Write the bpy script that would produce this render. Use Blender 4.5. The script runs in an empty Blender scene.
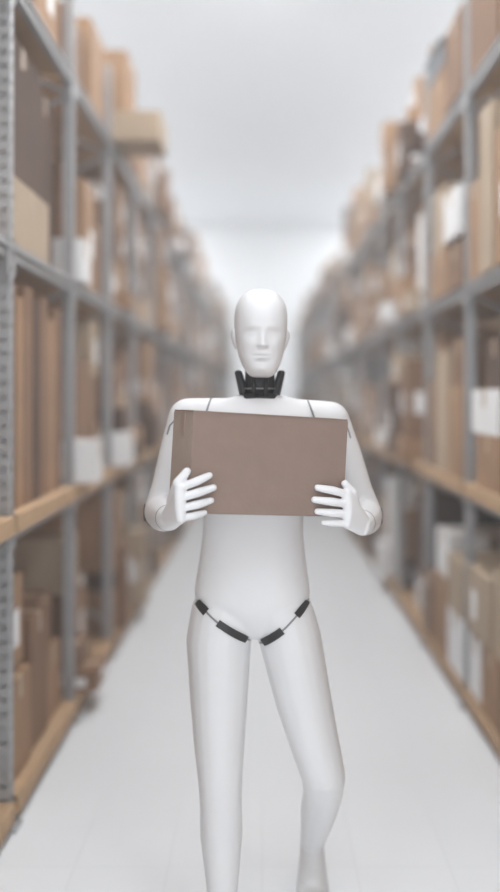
import bpy, bmesh, math, random
from mathutils import Vector, Matrix
from mathutils.bvhtree import BVHTree
random.seed(23)
SC = bpy.context.scene
SC.view_settings.view_transform = 'Standard'

# ------------------------------------------------------------ materials
def mat(name, col, rough=0.6, metal=0.0, noise=0.0, nscale=8.0, bump=0.0, bscale=60.0, spec=0.5):
    m = bpy.data.materials.new(name); m.use_nodes = True
    nt = m.node_tree; b = nt.nodes['Principled BSDF']
    b.inputs['Base Color'].default_value = (*col, 1)
    b.inputs['Roughness'].default_value = rough
    b.inputs['Metallic'].default_value = metal
    b.inputs['Specular IOR Level'].default_value = spec
    tc = nt.nodes.new('ShaderNodeTexCoord')
    if noise > 0:
        n = nt.nodes.new('ShaderNodeTexNoise'); n.inputs['Scale'].default_value = nscale
        n.inputs['Detail'].default_value = 4
        r = nt.nodes.new('ShaderNodeValToRGB')
        r.color_ramp.elements[0].position = 0.3; r.color_ramp.elements[1].position = 0.7
        r.color_ramp.elements[0].color = (*[c*(1-noise) for c in col], 1)
        r.color_ramp.elements[1].color = (*[min(1, c*(1+noise)) for c in col], 1)
        nt.links.new(tc.outputs['Object'], n.inputs['Vector'])
        nt.links.new(n.outputs['Fac'], r.inputs['Fac'])
        nt.links.new(r.outputs['Color'], b.inputs['Base Color'])
    if bump > 0:
        n2 = nt.nodes.new('ShaderNodeTexNoise'); n2.inputs['Scale'].default_value = bscale
        bp = nt.nodes.new('ShaderNodeBump'); bp.inputs['Strength'].default_value = bump
        bp.inputs['Distance'].default_value = 0.01
        nt.links.new(tc.outputs['Object'], n2.inputs['Vector'])
        nt.links.new(n2.outputs['Fac'], bp.inputs['Height'])
        nt.links.new(bp.outputs['Normal'], b.inputs['Normal'])
    return m

M_WHITE = mat('white_plastic', (0.82, 0.825, 0.84), 0.42)
M_BLACK = mat('black_rubber', (0.018, 0.018, 0.02), 0.45)
M_SEAM = mat('seam_grey', (0.22, 0.22, 0.23), 0.5)
M_CHROME = mat('joint_metal', (0.35, 0.35, 0.37), 0.4, 0.6)
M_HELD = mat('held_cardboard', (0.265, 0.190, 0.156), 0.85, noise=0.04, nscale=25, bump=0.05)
M_HELD_LIT = mat('held_cardboard_lit_side', (0.46, 0.37, 0.31), 0.85, noise=0.04, nscale=25)  # lighter copy of the box cardboard, side lighting put into the colour
M_TAPE = mat('packing_tape', (0.40, 0.31, 0.25), 0.35)
CARD = [mat('cardboard_tan', (0.36, 0.215, 0.120), 0.85, noise=0.12, nscale=4),
        mat('cardboard_mid', (0.235, 0.132, 0.075), 0.85, noise=0.12, nscale=4),
        mat('cardboard_dark', (0.095, 0.052, 0.033), 0.85, noise=0.12, nscale=4),
        mat('cardboard_beige', (0.44, 0.34, 0.24), 0.85, noise=0.06, nscale=4),
        mat('carton_white', (0.82, 0.82, 0.82), 0.6, noise=0.03, nscale=4),
        mat('box_tape', (0.42, 0.30, 0.19), 0.4),
        mat('paper_label', (0.85, 0.85, 0.85), 0.6)]
M_STEEL = mat('galvanised_steel', (0.42, 0.42, 0.43), 0.5, 0.3, noise=0.08, nscale=20)
M_BEAM = mat('beam_steel', (0.33, 0.33, 0.335), 0.5, 0.3, noise=0.06, nscale=10)
M_DECK = mat('chipboard_deck', (0.48, 0.315, 0.18), 0.8, noise=0.12, nscale=15)
M_WALL = mat('painted_wall', (0.80, 0.805, 0.82), 0.9, noise=0.02, nscale=1)
M_CEIL = mat('ceiling_panel', (0.66, 0.67, 0.69), 0.9, noise=0.02, nscale=1)

def floor_mat():
    m = bpy.data.materials.new('floor_tile'); m.use_nodes = True
    nt = m.node_tree; b = nt.nodes['Principled BSDF']
    tc = nt.nodes.new('ShaderNodeTexCoord')
    br = nt.nodes.new('ShaderNodeTexBrick')
    br.offset = 0.0; br.inputs['Scale'].default_value = 1.0
    br.inputs['Brick Width'].default_value = 0.30; br.inputs['Row Height'].default_value = 0.30
    br.inputs['Mortar Size'].default_value = 0.003; br.inputs['Mortar Smooth'].default_value = 0.3
    br.inputs['Color1'].default_value = (0.79, 0.81, 0.835, 1)
    br.inputs['Color2'].default_value = (0.805, 0.825, 0.85, 1)
    br.inputs['Mortar'].default_value = (0.735, 0.755, 0.78, 1)
    nt.links.new(tc.outputs['Object'], br.inputs['Vector'])
    nt.links.new(br.outputs['Color'], b.inputs['Base Color'])
    b.inputs['Roughness'].default_value = 0.35
    return m
M_FLOOR = floor_mat()

# ------------------------------------------------------------ helpers
def link(o): SC.collection.objects.link(o); return o
def empty(name, loc):
    e = bpy.data.objects.new(name, None); e.location = loc; e.empty_display_size = 0.2
    return link(e)
def parent(child, par):
    child.parent = par
    child.matrix_parent_inverse = Matrix.Translation(-Vector(par.location))
def obj_from_bm(name, bm, mats, smooth=False, par=None):
    me = bpy.data.meshes.new(name); bm.to_mesh(me); bm.free()
    for m in mats: me.materials.append(m)
    if smooth:
        for p in me.polygons: p.use_smooth = True
    o = link(bpy.data.objects.new(name, me))
    if par: parent(o, par)
    return o
def add_box(bm, c, d, yaw=0, mi=0, roll=0):
    M = Matrix.Translation(c) @ Matrix.Rotation(yaw, 4, 'Z') @ Matrix.Rotation(roll, 4, 'X') @ Matrix.Diagonal((d[0], d[1], d[2], 1))
    r = bmesh.ops.create_cube(bm, size=1, matrix=M)
    for f in {f for v in r['verts'] for f in v.link_faces}: f.material_index = mi
    return r['verts']
def cyl(bm, p0, p1, r0, r1=None, seg=24, mi=0):
    p0, p1 = Vector(p0), Vector(p1); r1 = r0 if r1 is None else r1
    q = (p1-p0).to_track_quat('Z', 'Y').to_matrix().to_4x4()
    r = bmesh.ops.create_cone(bm, cap_ends=True, segments=seg, radius1=r0, radius2=r1, depth=(p1-p0).length,
                              matrix=Matrix.Translation((p0+p1)/2) @ q)
    for f in {f for v in r['verts'] for f in v.link_faces}: f.material_index = mi
def hull(bm, balls, seg=20, mi=0):
    pts = []
    for c, r in balls:
        if not hasattr(r, '__len__'): r = (r, r, r)
        for i in range(seg//2+1):
            ph = math.pi*i/(seg//2)
            for j in range(seg if 0 < i < seg//2 else 1):
                th = 2*math.pi*j/seg
                pts.append((c[0]+r[0]*math.sin(ph)*math.cos(th), c[1]+r[1]*math.sin(ph)*math.sin(th), c[2]+r[2]*math.cos(ph)))
    t = bmesh.new()
    vs = [t.verts.new(p) for p in pts]
    res = bmesh.ops.convex_hull(t, input=vs)
    kill = [g for g in set(res['geom_interior']+res['geom_unused']) if isinstance(g, bmesh.types.BMVert)]
    bmesh.ops.delete(t, geom=kill, context='VERTS')
    bmesh.ops.recalc_face_normals(t, faces=t.faces[:])
    for f in t.faces: f.material_index = mi
    me = bpy.data.meshes.new('t'); t.to_mesh(me); t.free(); bm.from_mesh(me); bpy.data.meshes.remove(me)
def chain(bm, pts):
    for a, b in zip(pts, pts[1:]): hull(bm, [a, b])
def catmull(rows, n):
    out = []
    for i in range(len(rows)-1):
        p0 = rows[max(i-1, 0)]; p1 = rows[i]; p2 = rows[i+1]; p3 = rows[min(i+2, len(rows)-1)]
        for k in range(n):
            t = k/n
            out.append([0.5*((2*b)+(-a+c)*t+(2*a-5*b+4*c-d)*t*t+(-a+3*b-3*c+d)*t**3) for a, b, c, d in zip(p0, p1, p2, p3)])
    out.append(list(rows[-1])); return out
def loft(bm, secs, seg=48, e=2.3):
    """secs: z,cx,a,cy,b"""
    rings = []
    for z, cx, a, cy, b in secs:
        ring = []
        for j in range(seg):
            th = 2*math.pi*j/seg; c, s = math.cos(th), math.sin(th)
            ring.append(bm.verts.new((cx+a*math.copysign(abs(c)**(2/e), c), cy+b*math.copysign(abs(s)**(2/e), s), z)))
        rings.append(ring)
    for r0, r1 in zip(rings, rings[1:]):
        for j in range(seg): bm.faces.new((r0[j], r0[(j+1) % seg], r1[(j+1) % seg], r1[j]))
    bm.faces.new(rings[0][::-1]); bm.faces.new(rings[-1])
def remesh(name, bm, voxel, smooth_it, mats, par):
    o = obj_from_bm(name+'_src', bm, [])
    m = o.modifiers.new('r', 'REMESH'); m.mode = 'VOXEL'; m.voxel_size = voxel
    s = o.modifiers.new('s', 'SMOOTH'); s.factor = 0.5; s.iterations = smooth_it
    dg = bpy.context.evaluated_depsgraph_get()
    me = bpy.data.meshes.new_from_object(o.evaluated_get(dg))
    me.name = name
    old = o.data; bpy.data.objects.remove(o); bpy.data.meshes.remove(old)
    me.materials.clear()
    for x in mats: me.materials.append(x)
    for p in me.polygons: p.use_smooth = True; p.material_index = 0
    ob = link(bpy.data.objects.new(name, me)); parent(ob, par); return ob

# ------------------------------------------------------------ room
def slab(name, c, d, m):
    bm = bmesh.new(); add_box(bm, (0, 0, 0), d); o = obj_from_bm(name, bm, [m]); o.location = c; return o
slab('floor', (0, 14, -0.05), (11.2, 42, 0.1), M_FLOOR)
slab('ceiling', (0, 14, 7.55), (11.2, 42, 0.1), M_CEIL)
slab('wall_left', (-5.55, 14, 3.75), (0.1, 42, 7.5), M_WALL)
slab('wall_right', (5.55, 14, 3.75), (0.1, 42, 7.5), M_WALL)
slab('wall_back', (0, 34.95, 3.75), (11.0, 0.1, 7.5), M_WALL)

# thin scattering haze volume through the hall, added to pale the far aisle
hz = bpy.data.materials.new('scatter_haze'); hz.use_nodes = True
nt = hz.node_tree; nt.nodes.clear()
out = nt.nodes.new('ShaderNodeOutputMaterial'); vs_ = nt.nodes.new('ShaderNodeVolumeScatter')
vs_.inputs['Color'].default_value = (.98, .985, 1, 1); vs_.inputs['Density'].default_value = 0.027
vs_.inputs['Anisotropy'].default_value = 0.0
nt.links.new(vs_.outputs[0], out.inputs['Volume'])
slab('air_haze', (0, 14, 3.66), (10.9, 41.6, 7.36), hz)

# ------------------------------------------------------------ racks
LEVELS = [0.10, 1.09, 2.05, 3.01]     # top of decks
DEPTH = 0.95
def perforated(bm, x0, x1, y, H, axis):
    w = x1-x0; cols = [x0, x0+w*0.36, x0+w*0.64, x1]
    zs = [0]; z = 0.04
    while z < H-0.05:
        zs += [z, z+0.022]; z += 0.05
    zs.append(H)
    g = [[bm.verts.new((c, y, z) if axis == 'x' else (y, c, z)) for c in cols] for z in zs]
    for i in range(len(zs)-1):
        hole = (i % 2 == 1)
        for j in range(3):
            if hole and j == 1: continue
            bm.faces.new((g[i][j], g[i][j+1], g[i+1][j+1], g[i+1][j]))
def build_rack(side, xf, y0, n, pitch, name):
    root = empty(name, (side*(xf+DEPTH/2), y0, 0))
    H = 3.42; W = 0.046
    bm = bmesh.new()
    for k in range(n+1):
        y = y0+k*pitch
        for xa in (xf, xf+DEPTH-W):
            a, b = sorted((side*xa, side*(xa+W)))
            if k < 12:
                perforated(bm, a, b, y-0.022, H, 'x')
                perforated(bm, y-0.022, y+0.022, side*xa if xa == xf else side*(xa+W), H, 'y')
                add_box(bm, ((a+b)/2, y+0.021, H/2), (W, 0.003, H))
            else:
                add_box(bm, ((a+b)/2, y, H/2), (W, 0.044, H))
            add_box(bm, ((a+b)/2, y, 0.004), (0.10, 0.10, 0.008))
        z = 0.2; up = True
        while z < H-0.5:
            xa, xb = side*(xf+W/2), side*(xf+DEPTH-W/2)
            cyl(bm, (xa if up else xb, y, z), (xb if up else xa, y, z+0.45), 0.011, seg=8)
            z += 0.45; up = not up
    obj_from_bm('uprights', bm, [M_STEEL], par=root)
    bm = bmesh.new()
    for k in range(n):
        ya, yb = y0+k*pitch+0.022, y0+(k+1)*pitch-0.022
        for z in LEVELS:
            if z < 0.5:
                for xa in (xf+0.005, xf+DEPTH-0.035):
                    add_box(bm, (side*(xa+0.015), (ya+yb)/2, z-0.065), (0.03, yb-ya, 0.05))
                continue
            for xa in (xf+0.002, xf+DEPTH-0.035):
                up_ = 0.0 if z > 1.5 else -0.03
                add_box(bm, (side*(xa+0.02), (ya+yb)/2, z-0.032+up_), (0.03, yb-ya, 0.064))
                add_box(bm, (side*(xa+0.012), (ya+yb)/2, z-0.025+up_), (0.036, yb-ya, 0.012))
                for ye in (ya+0.012, yb-0.012):
                    add_box(bm, (side*(xa+0.004), ye, z-0.06), (0.012, 0.045, 0.12))
    obj_from_bm('beams', bm, [M_BEAM], par=root)
    bm = bmesh.new()
    for k in range(n):
        ya, yb = y0+k*pitch+0.027, y0+(k+1)*pitch-0.027
        for z in LEVELS:
            if z < 1.5:
                add_box(bm, (side*(xf+DEPTH/2-.004), (ya+yb)/2, z-.02), (DEPTH+0.004, yb-ya, .04))
                add_box(bm, (side*(xf-0.008), (ya+yb)/2, z-0.032), (0.018, yb-ya, 0.064))
            else:
                add_box(bm, (side*(xf+DEPTH/2), (ya+yb)/2, z-.011), (DEPTH-.084, yb-ya, .022))
    obj_from_bm('shelf_boards', bm, [M_DECK], par=root)

LX, LY0, PL, NL = 0.872, 3.49-1.15*2, 1.15, 24
RX, RY0, PR, NR = 0.985, 4.84-1.2*3, 1.2, 23
build_rack(-1, LX, LY0, NL, PL, 'pallet_rack')
build_rack(1, RX, RY0, NR, PR, 'pallet_rack')

def carton(bm, side, xfront, y0, y1, z, h, depth, mi, yaw=0, tape=True, label=False):
    cx = side*(xfront+depth/2); cy = (y0+y1)/2; w = y1-y0
    add_box(bm, (cx, cy, z+h/2), (depth, w, h), yaw, mi)
    R = Matrix.Rotation(yaw, 3, 'Z')
    def sub(lo, d, m):
        p = R @ Vector(lo); add_box(bm, (cx+p.x, cy+p.y, z+h/2+p.z), d, yaw, m)
    if tape and w > 0.15:
        sub((0, 0, h/2+0.0005), (depth*0.999, 0.045, 0.001), 5)
        sub((-side*(depth/2+0.0006), 0, h/2-0.04), (0.001, 0.045, 0.08), 5)
        sub((0, -(w/2+0.0006), h/2-0.05 if h > .2 else 0), (0.045, 0.001, 0.08 if h > .2 else h*.9), 5)
    if label:
        sub((-side*(depth/2+0.0008), w*0.16, -h*0.05), (0.001, min(.12, w*.45), min(0.14, h*.45)), 6)
        sub((-side*depth*0.2, -(w/2+0.0008), -h*0.05), (min(.12, depth*.35), 0.001, min(0.14, h*.45)), 6)

def fill(bm, side, xf, ya, yb, z, hmax, p_empty=0.07, near=False):
    y = ya+random.uniform(0.0, 0.03)
    while y < yb-0.14:
        w = min(random.choice([.16, .22, .28, .36, .48]), yb-y-0.005)
        if random.random() < p_empty: y += w*0.6; continue
        h_tot = random.uniform(0.35, 0.98)*hmax; zc = z+0.004
        xo = random.choice([-0.09, -0.05, -.03, 0.0, 0.015, 0.05, 0.12])
        if near: xo = abs(xo)+.01
        while zc < z+h_tot-0.08:
            h = min(random.choice([.10, .14, .2, .26, .34, .5]), z+hmax-zc-0.01)
            if h < 0.08: break
            dp = random.uniform(.34, .5)
            r = random.random()
            mi = 0 if r < .30 else 1 if r < .56 else 2 if r < .72 else 3 if r < .84 else 4
            ww = w*random.uniform(.80, .98)
            carton(bm, side, xf+xo, y+(w-ww)/2, y+(w+ww)/2, zc, h, dp, mi,
                   yaw=0, tape=random.random() < .6, label=random.random() < .40)
            zc += h+0.001; xo = max(xo, random.choice([-.06, .0, .06]))
        y += w+0.008
    y = ya+0.01
    while y < yb-0.2:
        w = min(random.choice([.35, .45, .55]), yb-y-0.01)
        h = random.uniform(.6, .97)*hmax
        add_box(bm, (side*(xf+0.74), y+w/2, z+0.004+h/2), (.28, w*.96, h), 0, random.choice([1, 1, 2, 2]))
        y += w+.01
def bays(side, xf, y0, n, pitch, custom):
    bm = bmesh.new()
    for k in range(n):
        for li, z in enumerate(LEVELS):
            if (k, li) in custom: continue
            ya, yb = y0+k*pitch+0.04, y0+(k+1)*pitch-0.04
            fill(bm, side, xf, ya, yb, z, 0.84 if li < 3 else 0.66, p_empty=0.06 if li < 3 else 0.15, near=k < 3)
    return obj_from_bm('stacked_cardboard_boxes', bm, CARD)
bays(-1, LX, LY0, NL, PL, {(2, 0), (2, 1), (2, 2), (2, 3), (3, 2), (3, 3), (4, 3), (5, 3)})
bays(1, RX, RY0, NR, PR, {(2, 0), (2, 1), (2, 2), (2, 3), (3, 0), (3, 1), (3, 2), (3, 3)})

def cbox(side, xfront, y0, y1, z, h, depth, mi, label=False, tape=True, name='cardboard_box'):
    bm = bmesh.new()
    carton(bm, side, xfront, y0, y1, z+0.004, h, depth, mi, 0, tape, label)
    c = Vector((side*(xfront+depth/2), (y0+y1)/2, z))
    bmesh.ops.translate(bm, verts=bm.verts, vec=-c)
    o = obj_from_bm(name, bm, CARD); o.location = c
L = -1; l0, l1, l2, l3 = LEVELS
cbox(L, .90, 3.56, 3.90, l0, .36, .5, 0); cbox(L, .93, 3.56, 3.88, l0+.362, .36, .45, 0, True)
cbox(L, .91, 3.95, 4.24, l0, .52, .5, 1); cbox(L, .92, 4.28, 4.57, l0, .30, .5, 0); cbox(L, .96, 4.28, 4.56, l0+.302, .22, .4, 1)
cbox(L, 1.45, 3.56, 4.05, l0, .78, .33, 1); cbox(L, 1.45, 4.08, 4.57, l0, .7, .33, 2)
y = 3.55
for w, h, mi in ((.13, .82, 1), (.10, .78, 0), (.16, .83, 1), (.12, .80, 2), (.15, .82, 1), (.13, .74, 0), (.15, .8, 1)):
    cbox(L, .90, y, y+w-.012, l1, h, .6, mi, tape=False); y += w
cbox(L, .885, 3.55, 4.15, l2, .24, .5, 3); cbox(L, .93, 3.58, 4.2, l2+.242, .56, .6, 2)
cbox(L, .95, 4.22, 4.55, l2, .76, .5, 2)
cbox(L, .90, 3.56, 3.98, l3, .42, .5, 1); cbox(L, .92, 4.02, 4.52, l3, .5, .5, 0, True)
cbox(L, .85, 4.74, 4.96, l2, .20, .35, 4); cbox(L, .95, 4.74, 5.02, l2+.202, .35, .4, 1)
cbox(L, .90, 5.05, 5.38, l2, .55, .5, 0, True); cbox(L, .92, 5.42, 5.72, l2, .4, .5, 1)
cbox(L, 1.45, 4.72, 5.7, l2, .7, .33, 2)
cbox(L, .93, 4.74, 5.20, l3, .36, .5, 1); cbox(L, .9, 5.25, 5.70, l3, .48, .5, 0)
cbox(L, .60, 5.88, 6.32, l3, .17, .80, 3); cbox(L, .80, 5.90, 6.34, l3+.172, .36, .6, 0)
cbox(L, .86, 6.42, 6.85, l3, .36, .5, 1); cbox(L, .86, 7.02, 7.5, l3, .30, .5, 0); cbox(L, .9, 7.55, 7.98, l3, .2, .5, 3)
R = 1
ya = RY0+2*PR; yb = RY0+3*PR
cbox(R, .98, ya+.06, ya+.5, l0, .30, .5, 1); cbox(R, .99, ya+.54, ya+.86, l0, .30, .5, 0); cbox(R, .99, ya+.90, yb-.06, l0, .28, .5, 4)
cbox(R, .99, ya+.10, ya+.62, l0+.302, .36, .5, 3); cbox(R, .98, ya+.68, yb-.06, l0+.302, .30, .5, 3, True)
cbox(R, 1.5, ya+.06, yb-.06, l0, .8, .33, 2)
cbox(R, 1.0, ya+.06, ya+.5, l1, .60, .5, 1); cbox(R, .99, ya+.54, ya+.98, l1, .24, .5, 0)
cbox(R, .99, ya+.56, yb-.12, l1+.242, .20, .5, 4); cbox(R, 1.02, ya+.62, ya+.90, l1+.444, .22, .4, 2)
cbox(R, 1.5, ya+.06, yb-.06, l1, .8, .33, 1)
cbox(R, .98, ya+.06, ya+.58, l2, .56, .5, 0, True); cbox(R, .98, ya+.62, ya+.86, l2, .72, .5, 3); cbox(R, .99, ya+.90, yb-.06, l2, .45, .5, 0)
cbox(R, 1.5, ya+.06, yb-.06, l2, .78, .33, 2)
cbox(R, .99, ya+.06, ya+.5, l3, .5, .5, 0); cbox(R, .99, ya+.56, yb-.08, l3, .55, .5, 1)
ya = RY0+3*PR; yb = RY0+4*PR
cbox(R, .98, ya+.06, ya+.44, l0, .30, .5, 4, True); cbox(R, .98, ya+.48, ya+.84, l0, .42, .5, 0); cbox(R, .98, ya+.88, yb-.06, l0, .36, .5, 1)
cbox(R, .98, ya+.06, ya+.44, l0+.302, .28, .5, 3); cbox(R, .99, ya+.48, ya+.84, l0+.422, .24, .5, 4)
cbox(R, 1.5, ya+.06, yb-.06, l0, .8, .33, 1)
cbox(R, .98, ya+.06, ya+.46, l1, .46, .5, 0); cbox(R, .99, ya+.50, ya+.86, l1, .66, .5, 3); cbox(R, .99, ya+.90, yb-.06, l1, .5, .5, 1)
cbox(R, 1.0, ya+.06, ya+.42, l1+.462, .24, .4, 1)
cbox(R, 1.5, ya+.06, yb-.06, l1, .8, .33, 2)
cbox(R, .98, ya+.06, ya+.42, l2, .22, .5, 1); cbox(R, .98, ya+.46, ya+.98, l2, .26, .5, 0); cbox(R, .97, ya+.10, ya+.5, l2+.262, .24, .5, 4)
cbox(R, .99, ya+.56, ya+.94, l2+.262, .34, .5, 3)
cbox(R, 1.5, ya+.06, yb-.06, l2, .78, .33, 1)
cbox(R, .98, ya+.06, ya+.5, l3, .42, .5, 1); cbox(R, .99, ya+.58, yb-.08, l3, .30, .5, 0)
bm = bmesh.new()
add_box(bm, (0, 0, .06), (.42, .5, .12), 0, 0); add_box(bm, (0, 0, .125), (.45, .53, .015), 0, 0)
o = obj_from_bm('plastic_storage_bin', bm, [mat('bin_plastic', (.10, .11, .13), .5)]); o.location = (1.19, 5.67, l3+.306)

# ------------------------------------------------------------ robot
RB = empty('humanoid_robot', (-0.01, 2.80, 0))
Y = 2.80
bm = bmesh.new()
secs = [(.835, -.012, .030, Y, .045), (.87, -.020, .075, Y, .075), (.91, -.026, .128, Y, .100), (.95, -.027, .160, Y, .109),
        (1.0, -.027, .156, Y, .108), (1.05, -.026, .149, Y, .102), (1.13, -.025, .140, Y, .096), (1.20, -.022, .142, Y, .100),
        (1.28, -.016, .153, Y, .108), (1.36, -.010, .167, Y, .114), (1.42, -.008, .172, Y, .110), (1.46, -.008, .165, Y, .096),
        (1.49, -.007, .128, Y, .074), (1.505, -.006, .078, Y, .058), (1.511, -.006, .05, Y, .045)]
loft(bm, catmull(secs, 4))
SHL = ((-.209, 2.815, 1.445), (.055, .060, .056)); SHR = ((.192, 2.815, 1.436), (.055, .060, .056))
hull(bm, [((-.11, 2.80, 1.455), (.05, .07, .047)), SHL]); hull(bm, [((.10, 2.80, 1.452), (.05, .07, .047)), SHR])
ELL = (-.280, 2.775, 1.186); ELR = (.292, 2.82, 1.170)
WRL = (-.230, 2.500, 1.200); WRR = (.260, 2.600, 1.174)
def lerp(a, b, t): return tuple(x+(y-x)*t for x, y in zip(a, b))
for S, E, W in ((SHL[0], ELL, WRL), (SHR[0], ELR, WRR)):
    chain(bm, [(S, .055), (lerp(S, E, .35), .053), (lerp(S, E, .75), .046), (E, .048)])
    chain(bm, [(E, .048), (lerp(E, W, .3), .048), (lerp(E, W, .8), .035), (lerp(E, W, .93), .032)])
chain(bm, [((-.110, Y, .90), (.090, .102, .08)), ((-.121, Y-.005, .83), (.091, .100, .08)), ((-.120, 2.785, .66), (.080, .087, .08)),
           ((-.118, 2.765, .54), (.070, .075, .07)), ((-.115, 2.745, .455), (.061, .065, .06)), ((-.113, 2.750, .38), (.058, .063, .06)),
           ((-.112, 2.755, .30), (.059, .065, .06)), ((-.109, 2.735, .18), (.045, .049, .05)), ((-.107, 2.72, .10), (.036, .040, .04))])
hull(bm, [((-.107, 2.74, .045), (.036, .04, .044)), ((-.107, 2.72, .10), (.034, .04, .04)), ((-.108, 2.62, .045), (.042, .05, .034))])
hull(bm, [((-.107, 2.74, .035), (.036, .04, .034)), ((-.108, 2.60, .032), (.048, .05, .031)), ((-.110, 2.54, .026), (.044, .035, .025))])
chain(bm, [((.060, Y, .895), (.087, .102, .08)), ((.080, Y-.005, .825), (.088, .100, .08)), ((.116, 2.795, .66), (.079, .085, .08)),
           ((.147, 2.785, .54), (.069, .073, .07)), ((.172, 2.785, .450), (.062, .064, .055)), ((.173, 2.83, .385), (.056, .059, .055)),
           ((.167, 2.90, .315), (.055, .062, .055)), ((.159, 3.01, .20), (.043, .048, .045)), ((.154, 3.075, .135), (.036, .040, .035))])
hull(bm, [((.154, 3.075, .135), (.036, .040, .035)), ((.155, 3.11, .088), (.038, .038, .034)), ((.150, 2.97, .062), (.042, .04, .036))])
hull(bm, [((.155, 3.11, .085), (.038, .038, .032)), ((.150, 2.965, .042), (.050, .04, .036)), ((.146, 2.900, .026), (.047, .038, .025))])
body = remesh('body_shell', bm, 0.0042, 22, [M_WHITE], RB)

dgb = bmesh.new(); dgb.from_mesh(body.data); bvh = BVHTree.FromBMesh(dgb); dgb.free()
def ribbon(bm, pts, hw, mi, off=0.0015, dirn=(0, 1, 0), start_y=2.2):
    d = Vector(dirn)
    P = []
    for a, b in zip(pts, pts[1:]):
        n = max(2, int((Vector(b)-Vector(a)).length/0.006))
        P += [Vector(a).lerp(Vector(b), k/n) for k in range(n)]
    P.append(Vector(pts[-1])); prev = None
    for i, p in enumerate(P):
        t = (P[min(i+1, len(P)-1)]-P[max(i-1, 0)]).normalized(); nrm = Vector((-t.y, t.x))
        row = []
        for s in (-1, -.33, .33, 1):
            q = p+nrm*hw*s
            hit = bvh.ray_cast(Vector((q.x, start_y, q.y)), d)
            if hit[0] is None: row = None; break
            row.append(bm.verts.new(hit[0]+hit[1]*off))
        if row and prev:
            for k in range(3):
                f = bm.faces.new((prev[k], prev[k+1], row[k+1], row[k])); f.material_index = mi
        prev = row
bm = bmesh.new()
Lh, Cr, Rh = Vector((-.194, .956)), Vector((-.012, .820)), Vector((.128, .946))
Lm = Lh.lerp(Cr, .5)+Vector((-.003, -.004)); Rm = Rh.lerp(Cr, .5)+Vector((.003, -.004))
ribbon(bm, [Lh, Lm, Cr], .0026, 0); ribbon(bm, [Rh, Rm, Cr], .0026, 0)
ribbon(bm, [Lh.lerp(Lm, .08), Lh.lerp(Lm, .50)], .0120, 1, .003); ribbon(bm, [Lh.lerp(Lm, .85), Lm.lerp(Cr, .68)], .0100, 1, .003)
ribbon(bm, [Rh.lerp(Rm, .06), Rh.lerp(Rm, .52)], .0100, 1, .003); ribbon(bm, [Rm.lerp(Cr, .08), Rm.lerp(Cr, .80)], .0105, 1, .003)
ribbon(bm, [(-.142, 1.50), (-.150, 1.47), (-.165, 1.43)], .0026, 0); ribbon(bm, [(.125, 1.50), (.138, 1.46), (.150, 1.43)], .0026, 0)
ribbon(bm, [(-.262, 1.40), (-.255, 1.425), (-.235, 1.445)], .002, 0); ribbon(bm, [(.245, 1.39), (.238, 1.415), (.222, 1.435)], .002, 0)
obj_from_bm('panel_seams', bm, [M_SEAM, M_BLACK], smooth=True, par=RB)

bm = bmesh.new()
for E, s in ((ELL, -1), (ELR, 1)):
    c = Vector(E)+Vector((s*.014, .018, -.004))
    cyl(bm, c+Vector((s*.020, 0, 0)), c+Vector((s*.034, 0, 0)), .026, .024, mi=0)
    hull(bm, [(Vector(E)+Vector((s*.006, .026, -.010)), .036), (Vector(E)+Vector((s*.010, .022, -.012)), .038)])
obj_from_bm('elbow_joints', bm, [M_BLACK, M_CHROME], smooth=True, par=RB)

# neck
bm = bmesh.new()
NX, NY = -.006, 2.805
cyl(bm, (NX, NY, 1.49), (NX, NY-.005, 1.60), .044, .040, 32, 0)
hull(bm, [((NX-.034, NY-.022, 1.501), (.018, .046, .009)), ((NX+.034, NY-.022, 1.501), (.018, .046, .009)),
          ((NX-.036, NY-.016, 1.511), (.015, .038, .005)), ((NX+.036, NY-.016, 1.511), (.015, .038, .005))])
for s in (-1, 1):
    hull(bm, [((NX+s*.046, NY-.012, 1.510), (.011, .022, .009)), ((NX+s*.060, NY+.004, 1.572), (.011, .020, .008)), ((NX+s*.048, NY-.014, 1.535), (.010, .014, .012))])
    cyl(bm, (NX+s*.014, NY-.058, 1.506), (NX+s*.020, NY-.038, 1.570), .0060)
cyl(bm, (NX, NY-.010, 1.526), (NX, NY-.010, 1.530), .045, .045, 36, 1)
obj_from_bm('neck', bm, [M_BLACK, M_CHROME], smooth=True, par=RB)

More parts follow.
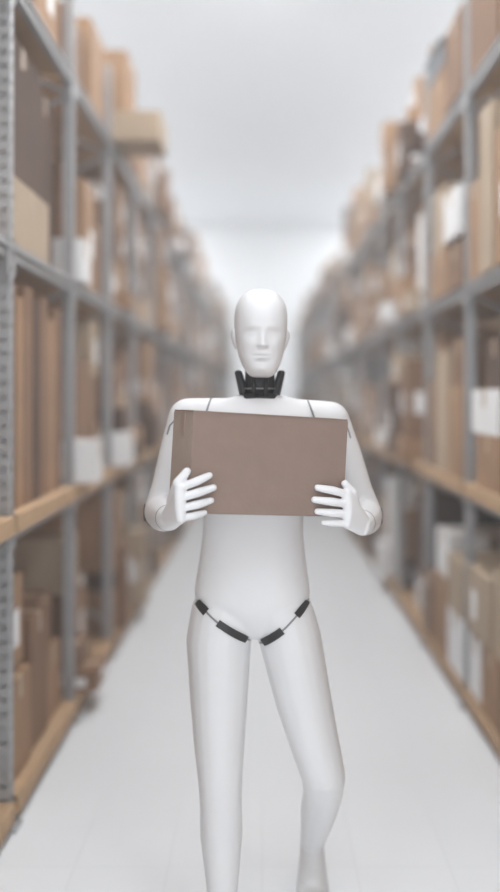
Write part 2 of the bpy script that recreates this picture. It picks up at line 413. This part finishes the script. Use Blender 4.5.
# head
def build_head():
    bm = bmesh.new()
    rows = [(0.0, .020, -.066, -.040), (.006, .033, -.082, -.020), (.020, .044, -.0905, .005), (.042, .055, -.093, .035), (.07, .0635, -.0935, .066), (.10, .069, -.094, .087),
            (.13, .0725, -.0955, .098), (.165, .0735, -.0945, .101), (.195, .0700, -.084, .092), (.218, .0600, -.066, .075),
            (.234, .045, -.045, .053), (.243, .026, -.024, .030), (.246, .004, -.004, .006)]
    R_ = catmull(rows, 10); seg = 160; hc = Vector((-.006, 2.785, 1.558))
    g = lambda x, z, x0, z0, sx, sz: math.exp(-((x-x0)/sx)**2-((z-z0)/sz)**2)
    rings = []
    for z, w, f, b in R_:
        ring = []
        cy = (f+b)/2; ry = (b-f)/2
        for j in range(seg):
            th = 2*math.pi*j/seg; c, s = math.cos(th), math.sin(th)
            e = 2.25
            x = w*math.copysign(abs(c)**(2/e), c); y = cy+ry*math.copysign(abs(s)**(2/e), s)
            if s < 0.1:
                d = 0
                for k in (-1, 1):
                    d -= .0085*g(x, z, k*.030, .120, .018, .012)
                    d += .0048*g(x, z, k*.030, .117, .012, .007)
                    d += .0024*g(x, z, k*.028, .137, .020, .009)
                    d += .0030*g(x, z, k*.040, .088, .016, .016)
                    d += .0035*g(x, z, k*.0095, .0855, .006, .006)
                    d -= .0018*g(x, z, k*.030, .065, .010, .018)
                t = max(0, min(1, (z-.082)/(.128-.082)))
                if z > .074:
                    d += (.017*(1-t)+.003*t)*math.exp(-(x/(.0085+.002*(1-t)))**2)*(math.exp(-((z-.088)/.009)**2) if z < .088 else math.exp(-(max(0, z-.126)/.012)**2))
                d += .0050*g(x, z, 0, .0635, .017, .0045)+.0056*g(x, z, 0, .0525, .015, .0052)-.0036*g(x, z, 0, .0582, .020, .0020)
                d -= .0018*g(x, z, 0, .041, .018, .005)
                d += .0040*g(x, z, 0, .022, .016, .012)
                y -= d*max(0, min(1, (.1-s)/.3))
            ring.append(bm.verts.new(Vector((x, y, z))))
        rings.append(ring)
    for r0, r1 in zip(rings, rings[1:]):
        for j in range(seg): bm.faces.new((r0[j], r0[(j+1) % seg], r1[(j+1) % seg], r1[j]))
    bm.faces.new(rings[0][::-1]); bm.faces.new(rings[-1])
    for s in (-1, 1):
        hull(bm, [(Vector((s*.072, .010, .118)), (.010, .017, .022)), (Vector((s*.067, .006, .092)), (.007, .011, .014))])
    bmesh.ops.transform(bm, verts=bm.verts, matrix=Matrix.Translation(hc) @ Matrix.Rotation(math.radians(4), 4, 'Z') @ Matrix.Rotation(math.radians(1.0), 4, 'Y'))
    obj_from_bm('head', bm, [M_WHITE], smooth=True, par=RB)
build_head()

# hands
U = Vector((.9397, .3420, 0)); N = Vector((.3420, -.9397, 0)); C0 = Vector((-.174, 2.42, 0))
def F(s, o, z):
    p = C0+U*s+N*o; return (p.x, p.y, z)
def hand(name, wrist, fore, knuck, mids, tips, thumb, palmin):
    bm = bmesh.new()
    chain(bm, [(fore, .029), (wrist, (.026, .026, .029))])
    W_ = (wrist, (.024, .022, .029))
    hull(bm, [W_, (knuck[0], .0140), (knuck[1], .0140), (palmin, .019)])
    hull(bm, [W_, (knuck[1], .0140), (knuck[2], .0140)])
    hull(bm, [W_, (knuck[2], .0140), (knuck[3], .0130)])
    for i, (k, m, t) in enumerate(zip(knuck, mids, tips)):
        r = (.0104, .0107, .0102, .0091)[i]
        d = lerp(m, t, .55)
        chain(bm, [(k, r+.001), (lerp(k, m, .5), r-.0003), (m, r+.0003), (d, r-.0008), (t, r-.0022)])
    chain(bm, [(thumb[0], .017), (thumb[1], .0125), (thumb[2], .0098)])
    return remesh(name, bm, 0.0021, 5, [M_WHITE], RB)
kz = (1.288, 1.263, 1.238, 1.214); tz = (1.315, 1.285, 1.254, 1.225)
kn = [F(-.028, .012, kz[0]), F(-.030, .014, kz[1]), F(-.029, .013, kz[2]), F(-.026, .010, kz[3])]
md = [F(.012, .0178, (kz[0]*.5+tz[0]*.5)+.001), F(.014, .0188, (kz[1]+tz[1])/2+.001), F(.011, .0183, (kz[2]+tz[2])/2), F(.005, .0163, (kz[3]+tz[3])/2)]
tp = [F(.046, .0095, tz[0]), F(.056, .0095, tz[1]), F(.050, .0095, tz[2]), F(.034, .0085, tz[3])]
hand('hand_right', WRL, lerp(ELL, WRL, .86), kn, md, tp,
     [(-.218, 2.452, 1.250), F(-.034, .010, 1.298), F(-.012, .014, 1.326)], (-.212, 2.445, 1.246))
kz = (1.258, 1.233, 1.208, 1.184); tz = (1.276, 1.246, 1.216, 1.187)
kn = [F(.406, .022, kz[0]), F(.410, .024, kz[1]), F(.410, .023, kz[2]), F(.406, .020, kz[3])]
md = [F(.368, .022, (kz[0]+tz[0])/2+.002), F(.366, .023, (kz[1]+tz[1])/2+.001), F(.370, .022, (kz[2]+tz[2])/2), F(.378, .019, (kz[3]+tz[3])/2)]
tp = [F(.330, .0095, tz[0]), F(.322, .0095, tz[1]), F(.330, .0095, tz[2]), F(.348, .0085, tz[3])]
hand('hand_left', WRR, lerp(ELR, WRR, .86), kn, md, tp,
     [F(.438, .000, 1.216), F(.426, .014, 1.260), F(.404, .015, 1.284)], F(.438, .004, 1.212))

bm = bmesh.new()
for E, W in ((ELL, WRL), (ELR, WRR)):
    a, b = lerp(E, W, .845), lerp(E, W, .858)
    cyl(bm, a, b, .0340, .0332, 32)
obj_from_bm('wrist_seams', bm, [M_SEAM], smooth=False, par=RB)

# ------------------------------------------------------------ carried box
bm = bmesh.new()
w, d, h = .414, .18, .247
add_box(bm, (0, 0, 0), (w, d, h))
bmesh.ops.bevel(bm, geom=bm.edges[:], offset=.0025, segments=2, affect='EDGES')
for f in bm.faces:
    if f.normal.x < -.9: f.material_index = 1  # left face gets the lit-toned copy
for sy in (-1, 1):
    add_box(bm, (0, sy*(d/4+.0005), h/2+.0012), (w*.994, d/2-.003, .0024), mi=0)
add_box(bm, (0, 0, h/2+.0029), (w*.996, .045, .0008), mi=2)
add_box(bm, (-w/2-.0005, 0, h/2-.03), (.0008, .045, .06), mi=2)
add_box(bm, (w/2+.0005, 0, h/2-.03), (.0008, .045, .06), mi=2)
o = obj_from_bm('carried_cardboard_box', bm, [M_HELD, M_HELD_LIT, M_TAPE])
o.location = (-.0102, 2.5754, 1.334); o.rotation_euler = (0, math.radians(3.5), math.radians(20))

# ------------------------------------------------------------ lights
LI = [(xx, yy, 200 if yy < 9 else 270) for yy in (-4, 0, 4, 9, 14, 19, 24, 29, 32.5) for xx in (-3.9, 3.9)]  # unseen side rows, added out of view to light hall and far end
LI += [(0, 1.5, 120), (0, 5.0, 150), (0, 8.5, 170), (0, 12.5, 140)]  # unseen lamps added over the aisle to brighten its floor
for xx, yy, en in LI:
    root = empty('added_ceiling_light', (xx, yy, 7.42))
    bm = bmesh.new()
    add_box(bm, (xx, yy, 7.47), (1.3, 2.5, .05))
    obj_from_bm('added_housing', bm, [M_STEEL], par=root)  # housing made up to go with each added lamp
    ld = bpy.data.lights.new('added_panel_lamp', 'AREA'); ld.shape = 'RECTANGLE'; ld.size = 1.2; ld.size_y = 2.4
    ld.energy = en; ld.color = (.96, .98, 1.0)
    lo = link(bpy.data.objects.new('added_panel_lamp', ld)); lo.location = (xx, yy, 7.40); parent(lo, root)
w = bpy.data.worlds.new('World'); SC.world = w; w.use_nodes = True
w.node_tree.nodes['Background'].inputs[0].default_value = (.94, .97, 1, 1)
w.node_tree.nodes['Background'].inputs[1].default_value = 1.9

# ------------------------------------------------------------ camera
cd = bpy.data.cameras.new('camera'); cam = link(bpy.data.objects.new('camera', cd))
cam.location = (0, 0, 1.51); cam.rotation_euler = (math.pi/2, 0, 0)
cd.sensor_width = 36; cd.lens = 1000/892*36
cd.shift_x = -12/892; cd.shift_y = -51/892
cd.dof.use_dof = True; cd.dof.focus_distance = 2.58; cd.dof.aperture_fstop = 0.68
cd.clip_start = .05
SC.camera = cam
